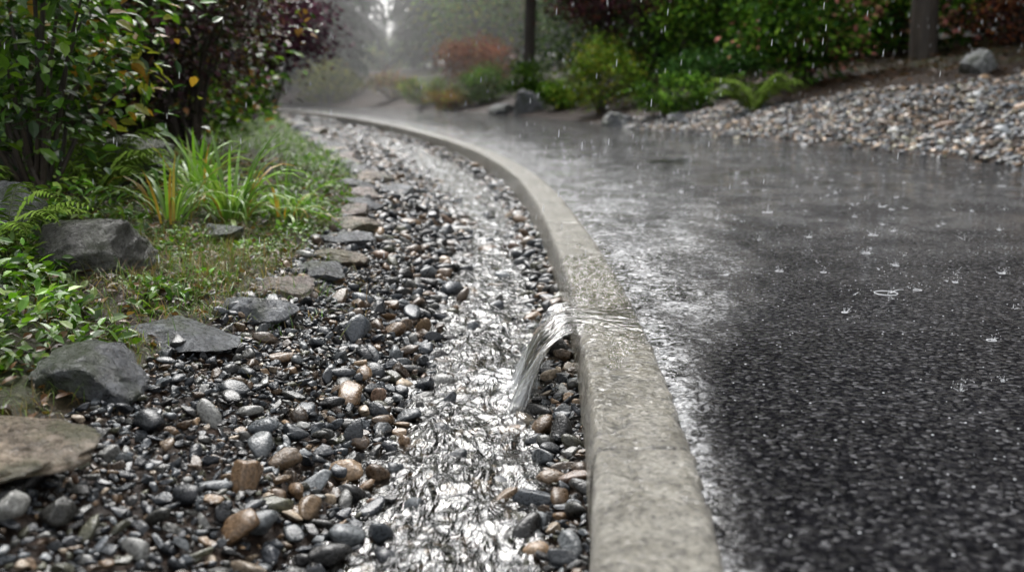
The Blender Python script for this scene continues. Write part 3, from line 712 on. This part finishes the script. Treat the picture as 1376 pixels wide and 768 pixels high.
# ---------------------------------------------------------------- conifers
def conifer_mesh(name, Ht, R0, clear, nb, seed, pal):
    r = np.random.default_rng(seed); mb = MB()
    zs = np.linspace(0, Ht, 10); mb.tube(np.stack([.08*np.sin(zs*.5), .08*np.cos(zs*.4), zs], -1), .0125*Ht*(1-zs/Ht*.93)**.9, (.04,.03,.02), 1, 10)
    T = []; Y_ = []; S = []; Cc = []; Pp = []
    for i in range(nb):
        q = r.random()**.9; z = clear+(Ht-clear)*q; Lb = R0*(1-q)**.8*r.uniform(.6, 1.15)+.25; a = r.uniform(0, 6.28)
        m_ = int(6+Lb*7); t = (np.arange(m_)+.5)/m_
        dz = -.10*Lb*t-.22*Lb*t**2+.12*Lb*np.sin(t*3)
        bx = np.cos(a)*Lb*t; by = np.sin(a)*Lb*t
        if i % 3 == 0: mb.tube([(0, 0, z), (bx[m_//2], by[m_//2], z+dz[m_//2]), (bx[-1], by[-1], z+dz[-1])], [.03, .018, .006], (.03,.022,.015), 1, 4)
        br = r.uniform(.65, 1.35)
        for sgn in (-1, 0, 1):
            T.append(np.stack([bx, by, z+dz], -1)+r.normal(0, .06, (m_, 3))); Y_.append(np.full(m_, a-math.pi/2+sgn*.95)+r.normal(0, .2, m_))
            S.append((.30+.30*(1-t))*min(1, .5+Lb*.25)*r.uniform(.8, 1.3, m_)); Cc.append(np.array(pal)[r.integers(0, len(pal), m_)]*br*r.uniform(.75, 1.25, (m_, 1))); Pp.append(r.normal(-.55, .3, m_))
    T = np.concatenate(T); Y_ = np.concatenate(Y_); S = np.concatenate(S)*1.25; Cc = np.concatenate(Cc); Pp = np.concatenate(Pp)
    R = rotz(Y_) @ rotx(Pp); R = R*np.stack([S*.45, S, S], -1)[:, None, :]
    mb.inst(LV, LF, R, T, Cc)
    return mb.build(name, [M_NEEDLE, M_BARK], smooth=False)
CP = [(.024,.055,.022),(.038,.078,.03),(.018,.042,.017)]
cmesh = [conifer_mesh('pine_tree', 17, 3.0, 1.0, 420, 1, CP), conifer_mesh('pine_tree', 20, 3.4, 2.5, 430, 2, CP), conifer_mesh('pine_tree', 15, 2.6, 4.5, 300, 3, CP)]
first = {0: True, 1: True, 2: True}
def pine(kind, x, y, s_=1.0, rz=0, sz=1.0):
    base = cmesh[kind]
    if first[kind]: ob = base; first[kind] = False
    else: ob = bpy.data.objects.new('pine_tree', base.data); scene.collection.objects.link(ob)
    ob.location = (x, y, float(H(x, y))-.1); ob.scale = (s_, s_, s_*sz); ob.rotation_euler = (0, 0, rz)
rt = np.random.default_rng(77)
for (k_, x, y, s_) in [(0,-10.6,56,1.0),(1,-13.5,52,1.1),(0,-13,40,.95),(0,-5.2,70,1.1),(1,-2.6,60,1.1),(0,3.5,64,1.1),(1,8.5,60,1.1),(2,.55,33,1.1),(2,7.25,17.9,1.25),(2,12.8,24,1.2),(1,16,33,1.0),(0,11,36,1.0),(1,20,26,1.0),(0,7,52,1.1),(1,13,48,1.1),(0,18,44,1.1),(2,4.8,34,1.2),
                       (0,-10.5,20,.9),(1,-10.5,27,.9),(0,-14,24,1),(1,-13,15,.95),(0,-9.5,9.5,.8),(1,-14.5,33,1),(0,-17,38,1.1),(1,-20,27,1.1),(0,-17,12,1.0),(1,-11,5,.9),(0,-16,4,1),(1,-16.2,66,1.2),
                       (0,-12.3,98,.34),(0,-10.2,92,.40),(1,-14.2,106,.30),(0,-7.6,88,.66),(0,-13.6,94,.42)]:
    pine(k_, x, y, s_, rt.uniform(0, 6.28))
for (k_, x, y, s_) in [(1,9.5,27,1.45),(1,14.5,21,1.5),(1,6.5,38,1.4),(2,12.0,31,1.9),(1,18,30,1.6),(1,20,16,1.45),(2,15.5,14,1.7),(1,13,40,1.7),(1,23,22,1.6),(1,20,9,1.4),(2,16,6,1.6),(1,24,38,1.7),(1,-16,18,1.3),(1,-18,32,1.5)]:  # taller pines of the wood, added to darken the wet road's reflections
    pine(k_, x, y, s_, rt.uniform(0, 6.28))
for i in range(46):
    y = rt.uniform(60, 125); x = rt.uniform(-62, 62)
    if -.165 < x/y < -.065: continue
    e_ = x-float(E(y))
    if -9 < e_ < 3: continue
    pine(int(rt.integers(0, 2)), x, y, rt.uniform(1.0, 1.45), rt.uniform(0, 6.28))

# house glimpsed through the planting
def box(x0, x1, y0, y1, z0, z1):
    vs = [(x0,y0,z0),(x1,y0,z0),(x1,y1,z0),(x0,y1,z0),(x0,y0,z1),(x1,y0,z1),(x1,y1,z1),(x0,y1,z1)]
    return np.array(vs, float), np.array([(0,1,5,4),(1,2,6,5),(2,3,7,6),(3,0,4,7),(4,5,6,7),(3,2,1,0)])
def simple_mat(name, col, rough=.6, sc=12):
    m, nt = newmat(name); n_ = noise(nt, geopos(nt), sc, 4); r = ramp(nt, [(.3, tuple(c*.8 for c in col)), (.7, tuple(c*1.15 for c in col))]); L(nt, n_, r.inputs[0])
    b = N(nt, 'ShaderNodeBsdfPrincipled'); L(nt, r.outputs[0], b.inputs['Base Color']); b.inputs['Roughness'].default_value = rough
    L(nt, bump(nt, n_, .3, .01), b.inputs['Normal']); out(nt, b.outputs[0]); return m
MW = simple_mat('beige_stucco', (.42,.34,.26)); MR = simple_mat('roof_shingle', (.06,.055,.05)); MG = simple_mat('window_glass', (.03,.035,.04), .08); MT = simple_mat('white_trim', (.6,.59,.56))
hs = bpy.data.objects.new('beige_house', None); scene.collection.objects.link(hs); hs.location = (10.5, 44, float(H(10.5, 44)))
def part(name, b, m):
    ob = make_obj(name, b[0], b[1], m, smooth=False); ob.parent = hs; return ob
part('walls', box(-5, 5, 0, 8, -.5, 5.4), MW)
rv = [(-5.6,-.6,5.41),(5.6,-.6,5.41),(5.6,8.6,5.41),(-5.6,8.6,5.41),(-5.6,4,8),(5.6,4,8)]
me = bpy.data.meshes.new('roof'); me.from_pydata(rv, [], [(0,1,5,4),(2,3,4,5),(0,4,3),(1,2,5),(3,2,1,0)]); me.materials.append(MR)
ro = bpy.data.objects.new('roof', me); scene.collection.objects.link(ro); ro.parent = hs
for i, (wx_, wz) in enumerate([(-3.2, 1), (2.2, 1), (-3.2, 3.4), (-.4, 3.4), (2.2, 3.4)]):
    part('window_frame_%d' % i, box(wx_-.08, wx_+1.28, -.05, -.003, wz-.08, wz+1.38), MT); part('window_%d' % i, box(wx_, wx_+1.2, -.07, -.052, wz, wz+1.3), MG)
part('door', box(-.3, .7, -.06, -.003, 0, 2.1), MR)

# ---------------------------------------------------------------- rain splashes and drops
mb = MB(); Vs, Fs = ico(2); V1, F1 = ico(1)
def spike(p0, v, L_, r0):
    t = np.linspace(0, 1, 4); P = p0+v*L_*t[:, None]+np.array([0, 0, -1.])*(t[:, None]**2)*L_*.35
    mb.tube(P, r0*np.array([1, .7, .45, .3]), (1, 1, 1), 0, 5); mb.add(V1*r0*.9+P[-1]+v*L_*rng.uniform(.1, .5), F1, (1, 1, 1))
sp = [(1.81,3.94,1.6),(1.115,2.91,1.9),(1.27,4.93,1.6),(1.155,2.33,.9),(1.5,4.1,1.4),(1.9,5.1,1.6),(1.0,4.0,.9),(.9,3.3,.8),(1.6,3.2,1.0),(1.45,2.7,.9)]
for _ in range(480):
    y = 1.6+rng.random()**.9*11; x = float(K(y))+.4+rng.random()*3.6; sp.append((x, y, rng.uniform(.2, .9)+.7*(rng.random() < .16)))
for (x, y, s_) in sp:
    p = np.array([x, y, .004+.03*min(max((x-float(K(y))-.17)/2, 0), 1)]); nsp = rng.integers(2, 7)
    for i in range(nsp):
        a = rng.uniform(0, 6.28); el = rng.uniform(.5, 1.45); v = np.array([math.cos(a)*math.cos(el), math.sin(a)*math.cos(el), math.sin(el)])
        spike(p+np.array([math.cos(a), math.sin(a), 0])*.006*s_, v, .016*s_*rng.uniform(.3, 1.6), .0009*s_+.0003)
    if rng.random() < .35: spike(p, np.array([rng.normal(0, .1), rng.normal(0, .1), 1.]), .04*s_, .0013*s_)
    for i in range(rng.integers(5, 13)):
        q = p+np.array([rng.normal(0, .02), rng.normal(0, .02), abs(rng.normal(0, .018))])*s_; mb.add(V1*rng.uniform(.0007, .0017)+q, F1, (1, 1, 1))
    tt = np.linspace(0, 2*math.pi, 13); rad_ = .010*s_*rng.uniform(.8, 1.8)
    if rng.random() < .6: mb.tube(np.stack([p[0]+rad_*np.cos(tt), p[1]+rad_*np.sin(tt), p[2]+0*tt], -1), np.full(13, .0007+.0004*s_), (1, 1, 1), 0, 4)
n = 5000; y = 1.1+rng.random(n)*9; x = K(y)+.25+rng.random(n)*3.6
T = np.stack([x, y, .002+.03*np.clip((x-K(y)-.17)/2, 0, 1)], -1); r = rng.uniform(.0005, .0020, n)
R = np.tile(np.eye(3), (n, 1, 1))*(r[:, None, None]*np.array([1.4, 1.4, .6])); mb.inst(V1, F1, R, T, np.ones((n, 3)))
mb.build('rain_splashes', [M_DROP])
mb = MB(); n = 1500
y = rng.uniform(2.4, 12, n); x = rng.uniform(-.55, .6, n)*y; z = rng.uniform(.1, 2.6, n)
DV = Vs.copy(); DV[:, :2] *= (1-.35*np.clip(DV[:, 2:3], 0, 1))
r = rng.uniform(.0009, .0014, n)*(1+y*.06); R = rotx(rng.normal(.04, .02, n)) @ roty(rng.normal(.05, .02, n)); R = R*np.stack([r, r, r*8], -1)[:, None, :]
mb.inst(DV, Fs, R, np.stack([x, y, z], -1), np.ones((n, 3))); mb.build('raindrops', [M_DROP])

# ---------------------------------------------------------------- mist
m, nt = newmat('mist'); vs = N(nt, 'ShaderNodeVolumeScatter'); vs.inputs['Color'].default_value = (1, 1, 1, 1); vs.inputs['Density'].default_value = .0078; vs.inputs['Anisotropy'].default_value = .45
out(nt, vs.outputs[0], True)
b = box(-60, 60, 30, 130, -1, 16); ob = make_obj('mist', b[0], b[1], m, smooth=False)

# ---------------------------------------------------------------- light
w = bpy.data.worlds.new('World'); scene.world = w; w.use_nodes = True; nt = w.node_tree; nt.nodes.clear()
sky = N(nt, 'ShaderNodeTexSky', sky_type='NISHITA'); sky.sun_disc = False; sky.sun_elevation = math.radians(52); sky.sun_rotation = math.radians(-15)
sky.dust_density = 6; sky.air_density = 1.2
hsv = N(nt, 'ShaderNodeHueSaturation'); hsv.inputs['Saturation'].default_value = .12; hsv.inputs['Value'].default_value = 2.7; L(nt, sky.outputs[0], hsv.inputs['Color'])
bg = N(nt, 'ShaderNodeBackground'); bg.inputs['Strength'].default_value = .15; L(nt, hsv.outputs[0], bg.inputs[0])
wo = N(nt, 'ShaderNodeOutputWorld'); L(nt, bg.outputs[0], wo.inputs[0])
sd = bpy.data.lights.new('sun', 'SUN'); sd.energy = 1.1; sd.angle = math.radians(20); sd.color = (1, .97, .93)
so = bpy.data.objects.new('sun', sd); scene.collection.objects.link(so)
el = math.radians(52); az = math.radians(-15)
dirv = Vector((math.sin(az)*math.cos(el), math.cos(az)*math.cos(el), math.sin(el)))
so.rotation_euler = (-dirv).to_track_quat('-Z', 'Y').to_euler(); so.location = (0, 0, 20)

cam = bpy.data.cameras.new('camera'); co = bpy.data.objects.new('camera', cam); scene.collection.objects.link(co)
co.location = (0, 0, .60); co.rotation_euler = (math.radians(90-10.95), 0, 0); cam.lens = 35; cam.sensor_width = 36; cam.clip_end = 1500; cam.clip_start = .05
cam.dof.use_dof = True; cam.dof.focus_distance = 2.45; cam.dof.aperture_fstop = 2.8
scene.camera = co
